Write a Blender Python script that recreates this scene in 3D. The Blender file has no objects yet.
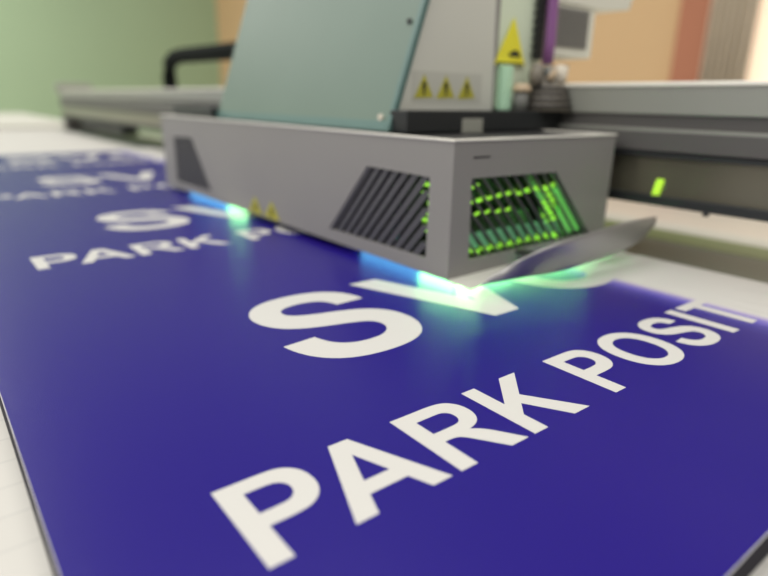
import bpy, bmesh, math, random
from mathutils import Vector, Matrix
from mathutils.geometry import tessellate_polygon
random.seed(4)
S = 0.05                      # one layout unit (the height of a capital letter of the small line) is 5 cm
scene = bpy.context.scene
col = scene.collection

# ------------------------------------------------------------------ materials
def mat(name, color, rough=.5, metal=0., noise=0., nscale=8., bump=0., bscale=200., spec=.5, coat=0., trans=0.):
    m = bpy.data.materials.new(name); m.use_nodes = True
    nt = m.node_tree; b = nt.nodes['Principled BSDF']
    b.inputs['Base Color'].default_value = (*color, 1)
    b.inputs['Roughness'].default_value = rough
    b.inputs['Metallic'].default_value = metal
    b.inputs['Specular IOR Level'].default_value = spec
    b.inputs['Coat Weight'].default_value = coat
    b.inputs['Transmission Weight'].default_value = trans
    tc = nt.nodes.new('ShaderNodeTexCoord')
    if noise:
        n = nt.nodes.new('ShaderNodeTexNoise'); n.inputs['Scale'].default_value = nscale; n.inputs['Detail'].default_value = 4
        nt.links.new(tc.outputs['Object'], n.inputs['Vector'])
        mx = nt.nodes.new('ShaderNodeMix'); mx.data_type = 'RGBA'
        mx.inputs[6].default_value = (*[c*(1-noise) for c in color], 1)
        mx.inputs[7].default_value = (*[min(1, c*(1+noise)) for c in color], 1)
        nt.links.new(n.outputs['Fac'], mx.inputs[0]); nt.links.new(mx.outputs[2], b.inputs['Base Color'])
    if bump:
        n = nt.nodes.new('ShaderNodeTexNoise'); n.inputs['Scale'].default_value = bscale; n.inputs['Detail'].default_value = 2
        nt.links.new(tc.outputs['Object'], n.inputs['Vector'])
        bp = nt.nodes.new('ShaderNodeBump'); bp.inputs['Strength'].default_value = bump; bp.inputs['Distance'].default_value = .0004
        nt.links.new(n.outputs['Fac'], bp.inputs['Height']); nt.links.new(bp.outputs['Normal'], b.inputs['Normal'])
    return m

def emis(name, color, strength):
    m = bpy.data.materials.new(name); m.use_nodes = True
    b = m.node_tree.nodes['Principled BSDF']
    b.inputs['Base Color'].default_value = (*color, 1)
    b.inputs['Emission Color'].default_value = (*color, 1)
    b.inputs['Emission Strength'].default_value = strength
    return m

M = {}
WHITE = (.575, .56, .535)
M['skin'] = mat('white_board_skin', WHITE, .42, spec=.35, bump=.12, bscale=900)
M['core'] = mat('board_core', (.022, .02, .030), .8, noise=.2, nscale=60, spec=.2)
M['bed'] = mat('bed_white', (.74, .71, .64), .6, noise=.04, nscale=3)
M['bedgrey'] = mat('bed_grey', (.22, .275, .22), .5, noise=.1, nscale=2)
M['bedframe'] = mat('bed_frame_paint', (.30, .29, .27), .5, noise=.05)
M['trimgreen'] = mat('olive_trim', (.19, .27, .09), .5, noise=.1)
M['cover'] = mat('grey_cover_paint', (.27, .259, .241), .45, noise=.05, nscale=6, bump=.1, bscale=500)
M['coverlight'] = mat('light_grey_paint', (.62, .62, .55), .5, noise=.04, nscale=5)
M['palemint'] = mat('pale_mint_paint', (.70, .78, .60), .5, noise=.04, nscale=5)
M['mint'] = mat('mint_plastic', (.55, .85, .60), .4, noise=.05)
M['teal'] = mat('teal_hood', (.125, .182, .145), .48, noise=.07, nscale=9, spec=.5)
M['tealedge'] = mat('teal_hood_edge', (.09, .17, .155), .45, noise=.05)
M['black'] = mat('black_plastic', (.018, .020, .021), .45, noise=.2)
M['blackmatte'] = mat('matte_black_tube', (.006, .008, .007), .8, noise=.2, spec=.08)
M['dark'] = mat('dark_steel', (.035, .034, .036), .45, noise=.15)
M['inside'] = mat('dark_interior', (.055, .06, .055), .6, noise=.2)
M['slat'] = mat('slat_paint', (.085, .083, .088), .45, noise=.05)
M['reflector'] = mat('reflector_plate', (.35, .4, .33), .4, noise=.08)
M['alu'] = mat('aluminium', (.30, .305, .27), .42, metal=.15, noise=.05, nscale=4)
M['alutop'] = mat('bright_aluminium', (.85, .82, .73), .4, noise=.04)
M['rail'] = mat('rail_steel', (.10, .094, .09), .5, metal=.1, noise=.12, nscale=3)
M['window'] = mat('dark_glossy_window', (.20, .185, .135), .28, metal=.6, noise=.12, nscale=2, spec=.6)
M['yellow'] = mat('warning_yellow', (.88, .80, .04), .5, noise=.04)
M['yellowold'] = mat('worn_warning_yellow', (.46, .43, .04), .55, noise=.15, nscale=30)
M['mark'] = mat('black_print', (.03, .028, .02), .6, noise=.1)
M['purple'] = mat('purple_hose', (.22, .08, .24), .4, noise=.08)
M['brown'] = mat('brown_grey_motor', (.22, .195, .16), .5, noise=.2, nscale=20)
M['tan'] = mat('tan_fitting', (.55, .42, .28), .5, noise=.08)
M['cream'] = mat('cream_fitting', (.66, .60, .50), .5, noise=.05)
M['mesh'] = mat('vent_mesh_grey', (.20, .20, .185), .55, noise=.1)
M['backing'] = mat('clear_sticker', (.53, .53, .47), .45, noise=.04)
M['label'] = mat('label_cream', (.34, .34, .29), .5, noise=.05)
M['flap'] = mat('guard_plate', (.44, .43, .42), .40, metal=.7, noise=.06, nscale=5)
M['greenwall'] = mat('green_wall', (.34, .46, .30), .8, noise=.04, nscale=.6)
M['orangewall'] = mat('beige_orange_wall', (.62, .42, .23), .8, noise=.05, nscale=.4)
M['redcol'] = mat('terracotta_column', (.42, .17, .10), .8, noise=.08, nscale=1)
M['curtain'] = mat('taupe_curtain', (.60, .53, .43), .8, noise=.1, nscale=2)
M['frame'] = mat('window_frame_paint', (.6, .55, .45), .6, noise=.04)
M['pane'] = emis('daylit_pane', (.95, .76, .57), .72)
M['floor'] = mat('cream_floor', (.66, .62, .56), .5, noise=.05, nscale=.8)
M['tablewhite'] = mat('white_tabletop', (.58, .57, .51), .6, noise=.03)
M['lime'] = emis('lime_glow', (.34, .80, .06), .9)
M['limereflect'] = emis('lime_reflection_glow', (.38, .66, .04), .85)
M['limehot'] = emis('lime_lamp', (.30, .85, .08), 4)
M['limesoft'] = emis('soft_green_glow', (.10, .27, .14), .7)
M['greenlit'] = emis('green_lit_glow', (.14, .52, .10), .75)
M['uvgreen'] = emis('uv_lamp_green', (.36, 1.0, .32), 95)
M['uvgreen2'] = emis('uv_lamp_green_dim', (.30, 1.0, .38), 25)
M['uvgreen3'] = emis('uv_lamp_green_soft', (.28, 1.0, .34), 34)
M['uvcyan'] = emis('uv_lamp_cyan', (.10, .38, .70), 8)

def blue_material():
    m = mat('blue_ink', (.022, .012, .20), .28, spec=.27)
    nt = m.node_tree; N = nt.nodes; L = nt.links; b = N['Principled BSDF']
    tc = N.new('ShaderNodeTexCoord'); sp = N.new('ShaderNodeSeparateXYZ'); L.new(tc.outputs['Object'], sp.inputs[0])
    # ink density by print pass: the last passes along the unfinished edge are still thin
    rp = N.new('ShaderNodeValToRGB'); rp.color_ramp.interpolation = 'CONSTANT'
    mr = N.new('ShaderNodeMapRange'); mr.inputs[1].default_value = (7.2-4.7)*S; mr.inputs[2].default_value = (8.4-4.7)*S
    L.new(sp.outputs['X'], mr.inputs[0]); L.new(mr.outputs[0], rp.inputs[0])
    e = rp.color_ramp.elements
    steps = [(0, (.013, .0045, .175)), (.16, (.016, .007, .185)), (.34, (.026, .019, .22)), (.50, (.048, .039, .28)),
             (.64, (.10, .08, .42)), (.75, (.19, .16, .50)), (.86, (.42, .37, .56))]
    while len(e) < len(steps): e.new(.5)
    for el, (p, c) in zip(e, steps): el.position = p; el.color = (*c, 1)
    L.new(rp.outputs[0], b.inputs['Base Color'])
    n = N.new('ShaderNodeTexNoise'); n.inputs['Scale'].default_value = 1500; n.inputs['Detail'].default_value = 1
    L.new(tc.outputs['Object'], n.inputs['Vector'])
    bp = N.new('ShaderNodeBump'); bp.inputs['Strength'].default_value = .5; bp.inputs['Distance'].default_value = .0002
    L.new(n.outputs['Fac'], bp.inputs['Height']); L.new(bp.outputs['Normal'], b.inputs['Normal'])
    return m
M['blue'] = blue_material()

def bed_grid():
    m = M['bed']; nt = m.node_tree; N = nt.nodes; L = nt.links; b = N['Principled BSDF']
    tc = N.new('ShaderNodeTexCoord'); br = N.new('ShaderNodeTexBrick')
    br.inputs['Color1'].default_value = (.56, .54, .505, 1); br.inputs['Color2'].default_value = (.55, .53, .495, 1)
    br.inputs['Mortar'].default_value = (.49, .475, .45, 1)
    br.inputs['Scale'].default_value = 1; br.inputs['Mortar Size'].default_value = .0006
    br.inputs['Brick Width'].default_value = .06; br.inputs['Row Height'].default_value = .022; br.offset = 0
    L.new(tc.outputs['Object'], br.inputs['Vector']); L.new(br.outputs['Color'], b.inputs['Base Color'])
bed_grid()

# ------------------------------------------------------------------ mesh helpers (all coordinates in layout units)
def add_box(bm, lo, hi, bev=0.):
    r = bmesh.ops.create_cube(bm, size=1)
    vs = r['verts']
    for v in vs:
        v.co = Vector([lo[i] + (v.co[i]+.5)*(hi[i]-lo[i]) for i in range(3)])
    if bev:
        es = list({e for v in vs for e in v.link_edges})
        bmesh.ops.bevel(bm, geom=es, offset=bev, segments=2, affect='EDGES', profile=.5)
    return bm
def box(lo, hi, bev=0.):
    return add_box(bmesh.new(), lo, hi, bev)
def add_prism(bm, loops, a, thick, mat_index=0):
    """loops: first outer then holes, each a list of 3D points on one plane; extruded by the vector thick"""
    d = Vector(thick)
    tris = tessellate_polygon([[Vector(p) for p in l] for l in loops])
    flat = [Vector(p) for l in loops for p in l]
    f = [bm.verts.new(p) for p in flat]; g = [bm.verts.new(p+d) for p in flat]
    for t in tris:
        try:
            bm.faces.new([f[i] for i in t]); bm.faces.new([g[i] for i in reversed(t)])
        except ValueError: pass
    k = 0
    for l in loops:
        n = len(l)
        for i in range(n):
            j = (i+1) % n
            bm.faces.new([f[k+i], f[k+j], g[k+j], g[k+i]])
        k += n
    bmesh.ops.recalc_face_normals(bm, faces=bm.faces)
    return bm
def prism(loops, thick): return add_prism(bmesh.new(), loops, 0, thick)
def add_tube(bm, pts, r, seg=14, caps=True):
    pts = [Vector(p) for p in pts]; rings = []
    rad = r if isinstance(r, (list, tuple)) else [r]*len(pts)
    up = Vector((0, 0, 1))
    for i, p in enumerate(pts):
        a = pts[max(i-1, 0)]; b = pts[min(i+1, len(pts)-1)]
        t = (b-a).normalized()
        u = up if abs(t.dot(up)) < .95 else Vector((1, 0, 0))
        x = t.cross(u).normalized(); y = t.cross(x).normalized()
        rings.append([bm.verts.new(p + (x*math.cos(q)+y*math.sin(q))*rad[i]) for q in [2*math.pi*k/seg for k in range(seg)]])
    for A, B in zip(rings, rings[1:]):
        for k in range(seg):
            f = bm.faces.new([A[k], A[(k+1) % seg], B[(k+1) % seg], B[k]]); f.smooth = True
    if caps:
        bm.faces.new(list(reversed(rings[0]))); bm.faces.new(rings[-1])
    return bm
def tube(pts, r, seg=14): return add_tube(bmesh.new(), pts, r, seg)
def obj(name, bm, m, parent=None, smooth=False):
    me = bpy.data.meshes.new(name)
    off = Vector((0, 0, 0))
    if parent is not None: off = parent['_o'] if '_o' in parent else (0, 0, 0); off = Vector(off)
    for v in bm.verts: v.co = v.co*S - off
    bm.normal_update(); bm.to_mesh(me); bm.free()
    ms = m if isinstance(m, list) else [m]
    for q in ms: me.materials.append(q)
    if smooth:
        for p in me.polygons: p.use_smooth = True
    o = bpy.data.objects.new(name, me); col.objects.link(o)
    if parent is not None: o.parent = parent; o['_o'] = tuple(off)
    return o
def rebase(o, base):
    """give a one-mesh thing (with children placed later) its origin at base, layout units"""
    b = Vector(base)*S
    o.data.transform(Matrix.Translation(-b)); o.location = b; o['_o'] = tuple(b)
    return o
def thing(name, label, cat, base):
    o = bpy.data.objects.new(name, None); col.objects.link(o); o.empty_display_size = .05
    o.location = Vector(base)*S; o['_o'] = tuple(Vector(base)*S); o['label'] = label; o['category'] = cat
    return o
def struct(name, bm, m):
    o = obj(name, bm, m); o['kind'] = 'structure'; return o

# ------------------------------------------------------------------ lettering: heavy grotesque capitals, 1466 units tall
G = {
'P': (1366, "M149 0 L149 1466 L624 1466 Q894 1466 976 1444 Q1102 1411 1187 1300 Q1272 1190 1272 1015 Q1272 880 1223 788 Q1174 696 1098 643 Q1023 591 945 574 Q839 553 638 553 L445 553 L445 0 Z M445 1218 L445 801 L607 801 Q782 801 841 824 Q900 847 933 896 Q967 945 967 1010 Q967 1090 920 1142 Q873 1194 801 1207 Q748 1218 588 1218 Z"),
'A': (1479, "M1471 0 L1149 0 L1021 333 L435 333 L314 0 L0 0 L571 1466 L884 1466 Z M926 580 L724 1124 L526 580 Z"),
'R': (1479, "M150 0 L150 1466 L773 1466 Q1008 1466 1114 1426 Q1221 1387 1285 1286 Q1349 1185 1349 1055 Q1349 890 1252 782 Q1155 675 962 647 Q1058 591 1120 524 Q1183 457 1289 286 L1468 0 L1114 0 L900 319 Q786 490 744 534 Q702 579 655 595 Q608 612 506 612 L446 612 L446 0 Z M446 846 L665 846 Q878 846 931 864 Q984 882 1014 926 Q1044 970 1044 1036 Q1044 1110 1004 1155 Q965 1201 893 1213 Q857 1218 677 1218 L446 1218 Z"),
'K': (1479, "M153 0 L153 1466 L449 1466 L449 815 L1047 1466 L1445 1466 L893 895 L1475 0 L1092 0 L689 689 L449 444 L449 0 Z"),
'O': (1593, "M89 724 Q89 948 156 1100 Q206 1212 292 1301 Q379 1390 482 1433 Q619 1491 798 1491 Q1122 1491 1316 1290 Q1511 1089 1511 731 Q1511 376 1318 175 Q1125 -25 802 -25 Q475 -25 282 174 Q89 374 89 724 Z M394 734 Q394 485 509 356 Q624 228 801 228 Q978 228 1091 355 Q1205 483 1205 738 Q1205 990 1094 1114 Q984 1238 801 1238 Q618 1238 506 1112 Q394 987 394 734 Z"),
'S': (1366, "M74 477 L362 505 Q388 360 467 292 Q547 224 682 224 Q825 224 897 284 Q970 345 970 426 Q970 478 939 514 Q909 551 833 578 Q781 596 596 642 Q358 701 262 787 Q127 908 127 1082 Q127 1194 190 1291 Q254 1389 373 1440 Q493 1491 661 1491 Q935 1491 1073 1371 Q1212 1251 1219 1050 L923 1037 Q904 1149 842 1198 Q780 1247 656 1247 Q528 1247 456 1195 Q409 1161 409 1104 Q409 1052 453 1015 Q509 968 725 917 Q941 866 1044 811 Q1148 757 1206 662 Q1265 568 1265 429 Q1265 303 1195 193 Q1125 83 997 29 Q869 -24 678 -24 Q400 -24 251 104 Q102 233 74 477 Z"),
'I': (569, "M140 0 L140 1466 L436 1466 L436 0 Z"),
'T': (1251, "M479 0 L479 1218 L44 1218 L44 1466 L1209 1466 L1209 1218 L775 1218 L775 0 Z"),
'V': (1366, "M523 0 L-1 1466 L320 1466 L691 381 L1050 1466 L1364 1466 L839 0 Z"),
'N': (1479, "M150 0 L150 1466 L438 1466 L1038 487 L1038 1466 L1313 1466 L1313 0 L1016 0 L425 956 L425 0 Z"),
'C': (1479, "M1087 539 L1374 448 Q1308 208 1154 91 Q1001 -25 765 -25 Q473 -25 285 174 Q97 374 97 720 Q97 1086 286 1288 Q475 1491 783 1491 Q1052 1491 1220 1332 Q1320 1238 1370 1062 L1077 992 Q1051 1106 968 1172 Q886 1238 767 1238 Q600 1238 497 1119 Q394 1000 394 732 Q394 448 495 339 Q597 228 760 228 Q880 228 967 304 Q1054 381 1087 539 Z"),
}
def loops_of(path, seg=8):
    tk = path.replace('M', ' M ').replace('L', ' L ').replace('Q', ' Q ').replace('Z', ' Z ').split()
    out = []; cur = []; i = 0
    while i < len(tk):
        c = tk[i]; i += 1
        if c == 'M': cur = [(float(tk[i]), float(tk[i+1]))]; i += 2
        elif c == 'L': cur.append((float(tk[i]), float(tk[i+1]))); i += 2
        elif c == 'Q':
            a = cur[-1]; b = (float(tk[i]), float(tk[i+1])); d = (float(tk[i+2]), float(tk[i+3])); i += 4
            for k in range(1, seg+1):
                t = k/seg
                cur.append(tuple((1-t)**2*a[j]+2*t*(1-t)*b[j]+t*t*d[j] for j in (0, 1)))
        elif c == 'Z':
            if (Vector(cur[0])-Vector(cur[-1])).length < 1: cur.pop()
            out.append(cur)
    return out
def add_glyph(bm, ch, x, y, sc, z, t=.0012):
    ls = [[(x+px/1466*sc, y+py/1466*sc, z) for px, py in l] for l in loops_of(G[ch][1])]
    add_prism(bm, ls, 0, (0, 0, t))
TXT = "PARK POSITION"
OFF = [0, -.106, -.105, -.12, -.11, -.109, -.10, -.09, -.075, -.07, -.07, -.07, -.07]
def lettering(y0):
    x = 0
    for ch, o in zip(TXT, OFF):
        if ch == ' ': x += 569/1466; continue
        if x+o < 8.9:
            bm = bmesh.new(); add_glyph(bm, ch, x+o, y0, 1, .0015); obj('letter', bm, M['skin'], board)
        x += G[ch][0]/1466
    x = 1.865
    for ch in "SVC":
        if x < 6.7:
            bm = bmesh.new(); add_glyph(bm, ch, x, y0+2.43, 2.52, .0015); obj('letter', bm, M['skin'], board)
        x += G[ch][0]/1466*2.505

# ------------------------------------------------------------------ the sign board
PITCH = 8.93
XR = 8.36
T = .25
board = thing('sign_board', 'long glossy blue sign board with white SV and PARK POSIT lettering on the flatbed', 'sign board', (4.7, 16, -T))
bm = box((-1.04, -1.93, -T), (10.38, 35.2, -.012)); obj('board_core', bm, M['core'], board)['label'] = 'dark core edge of the board'
bm = box((-1.03, -1.92, -.012), (10.37, 35.19, 0)); obj('white_face', bm, M['skin'], board)
bm = box((-1.023, -1.913, 0), (XR, 33.6, .001)); obj('blue_print', bm, M['blue'], board)
for r in range(4):
    lettering(r*PITCH)

# ------------------------------------------------------------------ the flatbed table
bed = thing('flatbed_table', 'pale flatbed printer table under the blue sign board', 'printer table', (2, 28, -18))
obj('bed_top', box((-14, -14, -1.4), (10.42, 66, -T)), M['bed'], bed)
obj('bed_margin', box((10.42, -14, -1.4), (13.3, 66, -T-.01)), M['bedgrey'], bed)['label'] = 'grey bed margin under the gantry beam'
obj('edge_trim', box((13.3, -14, -1.4), (14.6, 66, -T), .02), M['trimgreen'], bed)
obj('outer_rail', box((14.6, -14, -1.4), (15.6, 66, -T), .02), M['coverlight'], bed)
obj('bed_frame', box((-13, -13, -4), (12, 65, -1.4)), M['bedframe'], bed)
for x in (-11.5, 9.5):
    for y in (-11, 26, 62): obj('leg', box((x-.8, y-.8, -18), (x+.8, y+.8, -4)), M['bedframe'], bed)

# ------------------------------------------------------------------ the gantry beam
BX = 10.42
beam = thing('gantry_beam', 'long grey gantry beam spanning the flatbed behind the print carriage', 'gantry beam', (12, 26, 0))
Y0, Y1 = -10, 62
def bar(name, x0, x1, z0, z1, m, bev=0., y0=Y0, y1=Y1):
    return obj(name, box((x0, y0, z0), (x1, y1, z1), bev), m, beam)
bar('beam_body', BX+.25, 13.6, 1.2, 3.3, M['dark'])
bar('beam_cover', BX, 13.7, 2.84, 3.37, M['alu'], .03)
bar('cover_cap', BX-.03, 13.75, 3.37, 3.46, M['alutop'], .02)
bar('shadow_gap', BX+.08, BX+.3, 2.58, 2.84, M['rail'])
bar('rail_lip', BX-.02, BX+.3, 2.52, 2.58, M['alu'])
bar('linear_rail', BX-.02, BX+.3, 2.14, 2.52, M['rail'], .02)
bar('black_seal', BX-.04, BX+.3, 2.03, 2.12, M['black'])
bar('dark_window', BX+.08, BX+.3, 1.28, 2.04, M['window'])
bar('black_lip', BX-.06, 13.6, 1.08, 1.28, M['black'], .02)
o = obj('lime_reflection', prism([[(BX+.03, 2.97, 1.24), (BX+.03, 3.12, 1.24), (BX+.03, 3.04, 1.60), (BX+.03, 2.90, 1.60)]], (.05, 0, 0)), M['limereflect'], beam); o['label'] = 'small glowing lime patch, a reflection in the dark window'  # reflection in the window, put in as a glowing patch
obj('cap_screw', tube([(BX-.09, 1.93, 1.1), (BX-.09, 1.93, 1.03)], .06), M['black'], beam)
for y in (-9.3, 61.5):
    obj('end_stand', box((BX+.1, y-.7, -3.2), (13.5, y+.7, 3.3), .05), M['dark'] if y < 0 else M['rail'], beam)
obj('end_cap', box((BX-.2, 61, 3.3), (13.2, 62.4, 4.1), .1), M['alu'], beam)
obj('roller', box((11, 44, .25), (12.2, 57, .9), .08), M['black'], beam)['label'] = 'black roller under the far end of the beam'
obj('roller_hanger', box((11.4, 50, .8), (11.9, 51, 1.3)), M['black'], beam)
# black cable arch
pts = [(12, 35.6, 3.2), (12, 35.7, 4.3), (12, 35.4, 4.95), (12, 34.6, 5.25), (12, 33.2, 5.32), (12, 28, 5.25), (12, 22, 5.18), (12, 17, 5.1), (12, 16.4, 4.9), (12, 16.1, 3.2)]
arch = obj('cable_arch', tube(pts, .42, 16), M['blackmatte'], None)
rebase(arch, (12, 26, 3.46)); arch['label'] = 'black arched tube standing on top of the gantry beam behind the teal hood'; arch['category'] = 'cable arch'

# ------------------------------------------------------------------ the print carriage
car = thing('print_carriage', 'grey metal print carriage with slanted vents glowing green, hovering just over the sign board', 'print carriage', (7.7, 10.8, .15))
CX0, CX1, CY0, CY1, ZB, ZT = 5.4, 9.97, 3.78, 17.7, .15, 2.43
W = .07
gl = [[(4.35, .42), (4.32, 1.82), (6.08, 1.84), (7.42, .40)],          # long side, near grille (y, z)
      [(16.65, .36), (13.78, .38), (15.08, 1.85), (16.62, 1.80)]]        # long side, far grille
gs = [(5.88, .44), (5.84, 1.83), (8.12, 1.80), (9.45, .46)]            # short side (x, z)
LY = [(CX0, CY0, ZB), (CX0, CY1, ZB), (CX0, CY1, ZT), (CX0, CY0, ZT)]
bm = prism([LY] + [[(CX0, y, z) for y, z in g] for g in gl], (W, 0, 0))
add_prism(bm, [[(CX0+W, CY0, ZB), (CX1, CY0, ZB), (CX1, CY0, ZT), (CX0+W, CY0, ZT)], [(x, CY0, z) for x, z in gs]], 0, (0, W, 0))
add_box(bm, (CX0+W, CY1-W, ZB), (CX1, CY1, ZT))
add_box(bm, (CX1-W, CY0+W, ZB), (CX1, CY1-W, ZT))
obj('cover_box', bm, M['cover'], car)
q = [(CX0-.02, CY0-.02), (CX1+.02, CY0-.02), (CX1+.02, CY1+.02), (CX0-.02, CY1+.02)]; qi = [(CX0+.12, CY0+.12), (CX1-.12, CY0+.12), (CX1-.12, CY1-.12), (CX0+.12, CY1-.12)]
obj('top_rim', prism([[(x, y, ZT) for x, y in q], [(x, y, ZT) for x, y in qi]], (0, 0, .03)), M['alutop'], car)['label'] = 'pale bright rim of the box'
obj('top_plate', box((CX0+.12, CY0+.12, ZT-.06), (CX1-.12, CY1-.12, ZT)), M['dark'], car)
# slats, clipped to their opening
def clip(poly, p, d):
    """interval of the line p + t d inside a convex polygon (2D)"""
    t0, t1 = -50, 50; n = len(poly)
    A = sum(poly[i][0]*poly[(i+1) % n][1]-poly[(i+1) % n][0]*poly[i][1] for i in range(n))
    sg = 1 if A > 0 else -1
    for i in range(n):
        a, b = poly[i], poly[(i+1) % n]
        nx, ny = -(b[1]-a[1])*sg, (b[0]-a[0])*sg
        num = nx*(p[0]-a[0])+ny*(p[1]-a[1]); den = nx*d[0]+ny*d[1]
        if abs(den) < 1e-9:
            if num < 0: return None
            continue
        t = -num/den
        if den > 0: t0 = max(t0, t)
        else: t1 = min(t1, t)
    return (t0, t1) if t1-t0 > .08 else None
def slats(name, poly, d, pitch, wid, place, deep):
    cx = sum(p[0] for p in poly)/4; cy = sum(p[1] for p in poly)/4
    L = math.hypot(*d); d = (d[0]/L, d[1]/L)
    for k in range(-20, 21):
        p = (cx+k*pitch, cy)
        c = clip(poly, p, d)
        if not c: continue
        a = (p[0]+d[0]*(c[0]-.02), p[1]+d[1]*(c[0]-.02)); b = (p[0]+d[0]*(c[1]+.02), p[1]+d[1]*(c[1]+.02))
        q = [place(a[0], a[1], 0), place(b[0], b[1], 0), place(b[0]+wid, b[1], 0), place(a[0]+wid, a[1], 0)]
        v = Vector(place(wid*.6, 0, deep))-Vector(place(0, 0, 0))
        obj(name, prism([q], v), M['slat'], car)
slats('vent_slat', gs, (1.33, -1.34), .265, .055, lambda x, z, e: (x, CY0+W*.4+e, z), .10)
slats('vent_slat', gl[0], (1.34, -1.44), .27, .17, lambda y, z, e: (CX0+W*.4+e, y, z), .10)
slats('vent_slat', gl[1], (-1.30, -1.47), .30, .17, lambda y, z, e: (CX0+W*.4+e, y, z), .10)
# inside of the box
bm = box((6.1, 6.2, .3), (9.6, 16.5, 2.2)); obj('inner_chassis', bm, M['slat'], car)
bm = box((5.75, 5.3, .25), (9.7, 5.5, 2.35)); obj('inner_plate', bm, M['inside'], car)
lamp = obj('ultraviolet_lamp', box((6.0, 4.45, .62), (8.25, 5.2, 1.0), .04), M['inside'], car)
obj('reflector', prism([[(8.2, 4.5, 1.7), (8.35, 4.5, 1.7), (9.75, 4.25, .3), (8.9, 4.25, .3)]], (0, .05, 0)), M['reflector'], car)
def streak(bm, x, z, w, h, y=3.95, sk=.05):
    add_prism(bm, [[(x, y, z), (x+w, y, z+sk), (x+w, y, z+sk+h), (x, y, z+h)]], 0, (0, .05, 0))
rr = random.Random(7)
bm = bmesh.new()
for k in range(10):                                            # lamp light glinting between slats, drawn as glowing pieces, upper row
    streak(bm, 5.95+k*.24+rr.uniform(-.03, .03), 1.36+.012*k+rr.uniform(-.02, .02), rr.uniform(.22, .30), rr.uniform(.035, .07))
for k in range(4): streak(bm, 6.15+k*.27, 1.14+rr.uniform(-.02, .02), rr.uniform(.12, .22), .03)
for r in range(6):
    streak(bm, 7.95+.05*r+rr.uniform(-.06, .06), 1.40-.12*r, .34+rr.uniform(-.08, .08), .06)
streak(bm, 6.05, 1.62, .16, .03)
obj('lamp_glint', bm, M['lime'], lamp)['label'] = 'bright lime glints of lamp light'
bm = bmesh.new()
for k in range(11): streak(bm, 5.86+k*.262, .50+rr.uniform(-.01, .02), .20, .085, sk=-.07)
obj('lit_surface_end', bm, M['lime'], lamp)  # lime ends of the lit surfaces, their light put in as glow
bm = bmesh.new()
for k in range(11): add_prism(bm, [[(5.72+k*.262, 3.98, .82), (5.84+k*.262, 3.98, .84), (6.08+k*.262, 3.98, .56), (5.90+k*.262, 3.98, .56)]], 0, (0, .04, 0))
obj('lit_surface', bm, M['limesoft'], lamp)  # surfaces lit green between the slats, drawn as glowing strips
obj('lit_surface', prism([[(8.38, 3.98, 1.44), (8.56, 3.98, 1.46), (9.45, 3.98, .52), (8.85, 3.98, .52)]], (0, .04, 0)), M['greenlit'], lamp)  # green-lit surface at the right, its light put in as glow
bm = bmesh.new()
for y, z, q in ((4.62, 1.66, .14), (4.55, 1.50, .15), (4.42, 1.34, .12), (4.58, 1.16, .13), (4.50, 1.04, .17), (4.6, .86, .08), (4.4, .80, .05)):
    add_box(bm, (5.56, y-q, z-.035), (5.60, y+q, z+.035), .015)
obj('side_slat_glint', bm, M['lime'], lamp)  # lamp light caught on the side slats, drawn as glowing bits
# lamps facing the board
def lampbar(name, lo, hi, m):
    return obj(name, box(lo, hi), m, car)
def lamptube(a, b, m, r=.035): return obj('curing_lamp', tube([a, b], r, 10), m, car)
lamptube((5.92, 3.96, .19), (6.4, 3.96, .19), M['uvgreen'], .10)
lamptube((6.65, 3.98, .19), (7.5, 3.98, .19), M['uvgreen2'], .10)
lamptube((7.6, 3.96, .19), (9.8, 3.96, .19), M['uvgreen3'], .10)
lamptube((5.92, 4.2, .16), (5.92, 5.0, .16), M['uvgreen3'], .08)
lamptube((5.92, 5.1, .16), (5.92, 6.9, .16), M['uvcyan'], .08)
lamptube((5.92, 12.7, .16), (5.92, 13.7, .16), M['uvgreen2'], .08)
lamptube((5.92, 13.9, .16), (5.92, 16.8, .16), M['uvcyan'], .08)
obj('light_block_plate', box((5.49, 3.87, .31), (9.88, 5.3, .34)), M['inside'], car)  # unseen plates added to keep lamp light out of the box interior
obj('light_block_plate', box((5.49, 5.3, .31), (6.1, 17.4, .34)), M['inside'], car)
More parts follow.
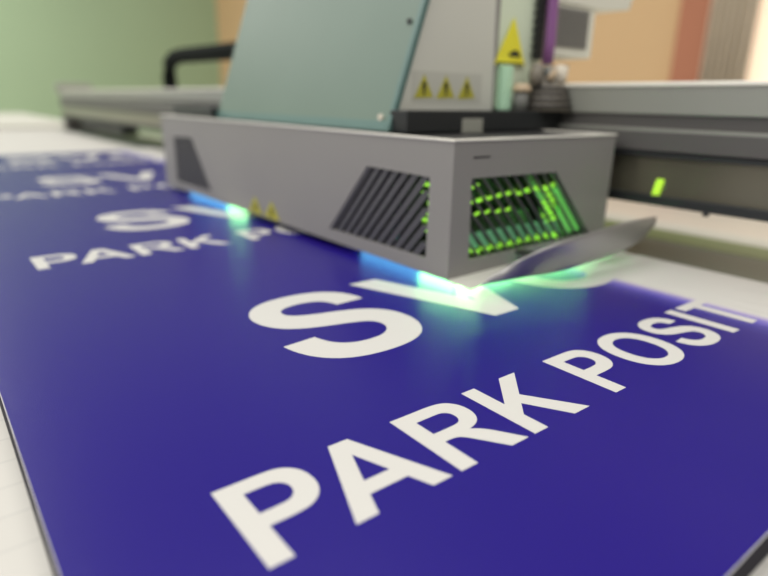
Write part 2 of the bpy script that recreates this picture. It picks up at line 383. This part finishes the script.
# bottom lip and the curved guard
bm = prism([[(5.4, 3.79, .14), (5.46, 3.30, .10), (6.9, 3.55, .14), (6.95, 3.79, .16)]], (0, 0, .03))
obj('base_lip', bm, M['coverlight'], car)
def guard():
    ribs = [(5.85, 3.46, .08, 6.0, 3.44, .13), (6.04, 3.42, .085, 6.285, 3.30, .332), (6.509, 3.18, .17, 6.446, 3.02, .591), (7.416, 3.0, .186, 6.971, 2.76, .811),
            (8.511, 2.94, .251, 7.96, 2.72, .891), (9.149, 2.92, .295, 8.791, 2.76, .923), (9.801, 2.88, .448, 9.567, 2.80, .915), (10.193, 2.86, .687, 10.221, 2.84, .885)]
    bm = bmesh.new(); n = 8; rows = []; P = []
    for i in range(len(ribs)-1):
        p0 = ribs[max(i-1, 0)]; p1 = ribs[i]; p2 = ribs[i+1]; p3 = ribs[min(i+2, len(ribs)-1)]
        for k in range(6):
            t = k/6
            P.append([.5*(2*p1[j]+(p2[j]-p0[j])*t+(2*p0[j]-5*p1[j]+4*p2[j]-p3[j])*t*t+(3*p1[j]-p0[j]-3*p2[j]+p3[j])*t**3) for j in range(6)])
    P.append(list(ribs[-1]))
    for q in P:
        w = min(1, max(0, (q[0]-5.9)/1.3)); row = []
        for j in range(n+1):
            t = j/n; bg = .03*math.sin(math.pi*t)*w
            row.append(bm.verts.new((q[0]*(1-t)+q[3]*t, q[1]*(1-t)+q[4]*t-bg, q[2]*(1-t)+q[5]*t)))
        rows.append(row)
    for a, b in zip(rows, rows[1:]):
        for j in range(n): bm.faces.new([a[j], b[j], b[j+1], a[j+1]])
    bmesh.ops.recalc_face_normals(bm, faces=bm.faces[:])
    bmesh.ops.solidify(bm, geom=bm.faces[:], thickness=.03)
    return bm
gd = obj('guard_flap', guard(), M['flap'], car, smooth=True); gd['label'] = 'curved grey guard flap along the lower front edge'
for x in (7.2, 9.4): obj('guard_bracket', box((x-.1, 2.92, .38), (x+.1, 3.79, .44)), M['dark'], car)
# yellow sticker low on the long side
def tri(c, w, h, plane_y, t=.012):
    return prism([[(c-w/2, plane_y, 0), (c+w/2, plane_y, 0), (c, plane_y, h)]], (0, t, 0))
for y in (10.0, 10.9):
    bm = prism([[(CX0-.01, y-.38, .2), (CX0-.01, y+.38, .2), (CX0-.01, y, .62)]], (-.012, 0, 0))
    s = obj('warning_triangle', bm, M['yellowold'], car)
    obj('warning_mark', box((CX0-.03, y-.05, .26), (CX0-.022, y+.05, .45)), M['mark'], s)
obj('scratch_mark', box((5.85, CY0-.006, 2.15), (6.25, CY0-.001, 2.18)), M['dark'], car)
# ---- upper housing on the carriage
HY0, HY1 = 6.0, 13.7
def hx(z): return 5.78+(z-2.5)*.355
HT = 6.9
bm = prism([[(hx(2.47)+.08, HY0, 2.47), (8.68, HY0, 2.47), (8.52, HY0, HT), (hx(HT)+.08, HY0, HT)]], (0, HY1-HY0, 0))
hs = obj('upper_housing', bm, M['coverlight'], car)
hood = obj('teal_hood', prism([[(hx(2.48), HY0-.06, 2.48), (hx(2.48), HY1+.2, 2.48), (hx(HT), HY1+.2, HT), (hx(HT), HY0-.06, HT)]], (.08, 0, 0)), M['teal'], car)
hood['label'] = 'teal sloping front panel'
bm = prism([[(hx(2.48)-.015, HY0-.08, 2.48), (hx(2.48)-.015, HY0+.03, 2.48), (hx(HT)-.015, HY0+.03, HT), (hx(HT)-.015, HY0-.08, HT)]], (.12, 0, 0))
add_prism(bm, [[(hx(2.48)-.02, HY0, 2.48), (hx(2.48)-.02, HY1+.2, 2.48), (hx(2.66)-.02, HY1+.2, 2.66), (hx(2.66)-.02, HY0, 2.66)]], 0, (.03, 0, 0))
obj('hood_edge', bm, M['tealedge'], hood)
def screw(y, z, m=M['cream'], r=.06):
    x = hx(z); obj('hood_screw', tube([(x+.02, y, z), (x-.045, y, z)], r), m, hood)
screw(6.25, 2.72); screw(6.2, 4.45, M['dark'], .05)
# black base and its label
bm = box((5.86, 5.5, ZT+.03), (11.2, 6.0, 2.86), .02); obj('black_base', bm, M['black'], car)
bm = box((5.86, 6.0, ZT+.03), (8.6, 6.4, 2.50)); obj('black_base', bm, M['black'], car)
bm = box((5.6, 13.9, ZT+.03), (9.0, 17.0, 2.75), .02); obj('black_base', bm, M['black'], car)
obj('label_plate', box((7.28, 5.475, 2.44), (7.86, 5.50, 2.71), .01), M['label'], car)['label'] = 'small pale label on the black base'
# three small triangles
for c in (6.69, 7.27, 7.86):
    bm = prism([[(c-.25, 5.985, 3.08), (c+.25, 5.985, 3.10), (c, 5.985, 3.52)]], (0, .014, 0))
    s = obj('warning_triangle', bm, M['yellowold'], car)
    bm = prism([[(c-.035, 5.975, 3.22), (c+.035, 5.975, 3.22), (c+.045, 5.975, 3.38), (c-.045, 5.975, 3.38)]], (0, .009, 0))
    add_box(bm, (c-.03, 5.975, 3.15), (c+.03, 5.984, 3.20)); obj('warning_mark', bm, M['mark'], s)
bm = box((6.38, 5.994, 3.0), (8.3, 5.999, 3.58)); obj('sticker_backing', bm, M['backing'], car)
# pale column with the big triangle
bm = box((8.80, 6.1, 2.9), (10.3, 7.6, HT), .02); obj('column_housing', bm, M['palemint'], car)
bm = box((8.62, 6.05, 2.9), (8.80, 6.6, HT), .02); obj('column_edge', bm, M['cover'], car)
bm = prism([[(8.70, 6.04, 3.80), (9.70, 6.04, 3.80), (9.25, 6.04, 4.74)]], (0, .02, 0))
s = obj('warning_triangle', bm, M['yellow'], car); s['label'] = 'large bright yellow warning triangle'
bm = box((9.14, 6.03, 3.97), (9.50, 6.039, 4.05), .003); add_box(bm, (9.24, 6.03, 4.03), (9.42, 6.039, 4.10)); add_box(bm, (8.76, 6.03, 3.81), (9.64, 6.039, 3.845)); obj('warning_mark', bm, M['mark'], s)
obj('mint_guide', box((8.86, 5.85, 2.86), (9.12, 6.08, 3.78), .03), M['mint'], car)
# small bottle-like fitting and the motor cluster
f = obj('valve', tube([(9.3, 5.75, 2.86), (9.3, 5.75, 3.25)], .16), M['mesh'], car); obj('valve_cap', tube([(9.3, 5.75, 3.25), (9.3, 5.75, 3.3), (9.3, 5.75, 3.42)], [.2, .22, .15]), M['tan'], f)
mot = obj('motor', tube([(10.15, 5.8, 2.86), (10.15, 5.8, 3.1), (10.15, 5.8, 3.35), (10.12, 5.8, 3.42), (10.1, 5.8, 3.6)], [.62, .56, .46, .34, .30], 20), M['brown'], car)
for z in (2.95, 3.08, 3.2, 3.32):
    obj('cooling_ring', tube([(10.15, 5.8, z), (10.15, 5.8, z+.045)], .66-(z-2.95)*.4, 20), M['dark'], mot)
obj('connector', tube([(9.72, 5.7, 3.42), (9.68, 5.7, 3.62), (9.74, 5.7, 3.82)], [.14, .16, .12]), M['brown'], mot)
obj('connector', tube([(10.02, 5.6, 3.45), (9.98, 5.6, 3.8)], .12), M['mesh'], mot)
obj('fitting', tube([(10.25, 5.55, 3.45), (10.32, 5.55, 3.62), (10.38, 5.55, 3.80)], [.11, .17, .14]), M['cream'], mot)
obj('fitting', tube([(10.5, 5.6, 3.2), (10.55, 5.6, 3.42)], .12), M['cream'], mot)
obj('connector', tube([(10.72, 5.8, 3.35), (10.78, 5.8, 3.85)], [.10, .13]), M['brown'], mot)
obj('fitting', tube([(9.95, 5.55, 3.5), (10.05, 5.5, 3.72)], .09), M['tan'], mot)
# hose and cable chain
obj('purple_hose', tube([(10.10, 5.75, 3.85), (10.13, 5.75, 4.3), (10.17, 5.8, 5.0), (10.22, 5.85, 5.9), (10.27, 5.9, HT)], .125, 16), M['purple'], car)
ch = obj('cable_chain', box((10.00, 5.95, 3.95), (10.16, 6.1, HT), .01), M['dark'], car)
bm = bmesh.new()
for k in range(11): add_box(bm, (9.88, 5.9, 4.0+k*.17), (10.06, 6.04, 4.08+k*.17), .01)
obj('chain_link', bm, M['black'], ch)
# vent box and bracket
vb = obj('vent_box', box((10.45, 6.1, 4.08), (12.25, 7.6, 5.22), .04), M['coverlight'], car)
obj('vent_mesh', box((10.62, 6.07, 4.27), (11.95, 6.11, 5.12)), M['mesh'], vb)
for k in range(7): obj('vent_fin', box((10.62, 6.045, 4.31+k*.115), (11.95, 6.08, 4.35+k*.115)), M['slat'], vb)
obj('bracket', prism([[(10.2, 6.05, 5.22), (12.3, 6.05, 5.20), (13.6, 6.05, 5.30), (13.8, 6.05, 5.8), (10.2, 6.05, 6.0)]], (0, .9, 0)), M['coverlight'], car)
obj('slide_block', box((9.97, 8.0, 1.6), (10.38, 14, 3.2)), M['dark'], car)
obj('slide_arm', box((8.6, 7.7, 3.47), (12.8, 13, 4.0)), M['cover'], car)

# ------------------------------------------------------------------ far white table
ft = thing('work_table', 'white work table standing beyond the far end of the flatbed', 'table', (0, 92, -18))
obj('tabletop', box((-45, 69, -1.0), (14.5, 118, -.05), .1), M['tablewhite'], ft)
for x in (-42, 12):
    for y in (71, 115): obj('leg', box((x-.8, y-.8, -18), (x+.8, y+.8, -1)), M['bedframe'], ft)

# ------------------------------------------------------------------ the room
RX, RY, FZ, CZ = 136, 316, -18, 88
def ky(y): return -2.96+(y+2.96)*1.181
struct('floor', box((-120, -120, FZ-1), (RX+2, RY+2, FZ)), M['floor'])
struct('wall_back', box((-120, RY, FZ), (RX+2, RY+3, CZ)), M['greenwall'])
struct('wall_right', box((RX, ky(55), FZ), (RX+3, RY, CZ)), M['orangewall'])
struct('trim_1', box((RX-2.5, ky(50.2), FZ), (RX+3, ky(56.0), CZ)), M['redcol'])
struct('wall_right_near', box((RX, -120, FZ), (RX+3, ky(50.2), CZ)), M['frame'])
# window with curtain
wf = struct('window_1', box((RX-.6, -60, -3), (RX, ky(46.0), 70)), M['frame'])
pn = obj('window_pane', box((RX-.9, -58, -1), (RX-.6, ky(45), 68)), M['pane']); pn.parent = wf; pn['label'] = 'bright daylit pane'
for y in (-30, 8): 
    q = obj('window_mullion', box((RX-1.4, y-.8, -1), (RX-.9, y+.8, 58)), M['frame']); q.parent = wf
bm = bmesh.new(); n = 60
fr = []; 
for i in range(n+1):
    y = ky(42.3+(50.0-42.3)*i/n); x = RX-4+.9*math.sin(i*.75)
    fr.append((x, y))
rows = [[bm.verts.new((x, y, z)) for x, y in fr] for z in (FZ+2, 72)]
for i in range(n): bm.faces.new([rows[0][i], rows[0][i+1], rows[1][i+1], rows[1][i]])
bmesh.ops.recalc_face_normals(bm, faces=bm.faces[:])
bmesh.ops.solidify(bm, geom=bm.faces[:], thickness=.15)
cu = obj('curtain', bm, M['curtain'], None, smooth=True); rebase(cu, (RX-4, ky(46), FZ+2))
cu['label'] = 'taupe curtain hanging beside the bright window'; cu['category'] = 'curtain'
rod = obj('curtain_rod', tube([(RX-4, -62, 72.6), (RX-4, ky(51), 72.6)], .6), M['dark'], None); rod.parent = wf

# ------------------------------------------------------------------ light
w = bpy.data.worlds.new('room_light'); scene.world = w; w.use_nodes = True
w.node_tree.nodes['Background'].inputs[0].default_value = (1, .98, .93, 1)
w.node_tree.nodes['Background'].inputs[1].default_value = .38
def area(name, loc, size, power, color, target=None):
    l = bpy.data.lights.new(name, 'AREA'); l.shape = 'RECTANGLE'; l.size, l.size_y = size[0]*S, size[1]*S
    l.energy = power; l.color = color
    o = bpy.data.objects.new(name, l); col.objects.link(o); o.location = Vector(loc)*S
    if target: 
        d = Vector(target)-Vector(loc); o.rotation_euler = d.to_track_quat('-Z', 'Y').to_euler()
    o['kind'] = 'structure'
    return o
area('ceiling_and_fill_lamp', (10, 40, 140), (140, 140), 290, (1, .98, .92))
area('ceiling_and_fill_lamp', (-12, -38, 70), (40, 20), 60, (1, .98, .94), (9, 0, 0))  # unseen lamp added behind the camera to brighten the unprinted white board
area('ceiling_and_fill_lamp', (-60, 170, 150), (90, 90), 500, (1, .99, .92))  # unseen high lamp added to light the far walls
area('ceiling_and_fill_lamp', (-50, 255, 105), (90, 60), 420, (1, .99, .92))  # unseen lamp added to brighten the green wall
area('ceiling_and_fill_lamp', (-85, 10, 60), (60, 60), 110, (1, .98, .94), (6, 10, 0))  # unseen light added on the left for the long carriage side
def pt(name, loc, power, color, r=.2):
    l = bpy.data.lights.new(name, 'POINT'); l.energy = power; l.color = color; l.shadow_soft_size = r*S
    o = bpy.data.objects.new(name, l); col.objects.link(o); o.location = Vector(loc)*S; o['kind'] = 'structure'
pt('lamp_glow_inside', (8.3, 4.2, 1.1), .02, (.25, 1, .25))

# ------------------------------------------------------------------ camera (pose solved from the lettering)
cam = bpy.data.cameras.new('camera'); co = bpy.data.objects.new('camera', cam); col.objects.link(co)
right = Vector((0.78752959, -0.61607667, 0.01570602)); down = Vector((-0.17651747, -0.24991294, -0.95204259)); fwd = Vector((0.59045637, 0.74698933, -0.30556214))
R = Matrix((right, -down, -fwd)).transposed().to_4x4()
co.matrix_world = Matrix.Translation(Vector((-1.28755218, -2.95797109, 3.03244794))*S) @ R
cam.sensor_fit = 'HORIZONTAL'; cam.sensor_width = 36; cam.lens = 585.27/768*36
cam.clip_start = .01; cam.clip_end = 100
cam.dof.use_dof = True; cam.dof.focus_distance = 6.5*S; cam.dof.aperture_fstop = 3.8
scene.camera = co

for o in bpy.data.objects:
    if '_o' in o: del o['_o']
vs = scene.view_settings
vs.view_transform = 'Standard'; vs.look = 'None'; vs.gamma = 1; vs.use_curve_mapping = False; vs.exposure = 0
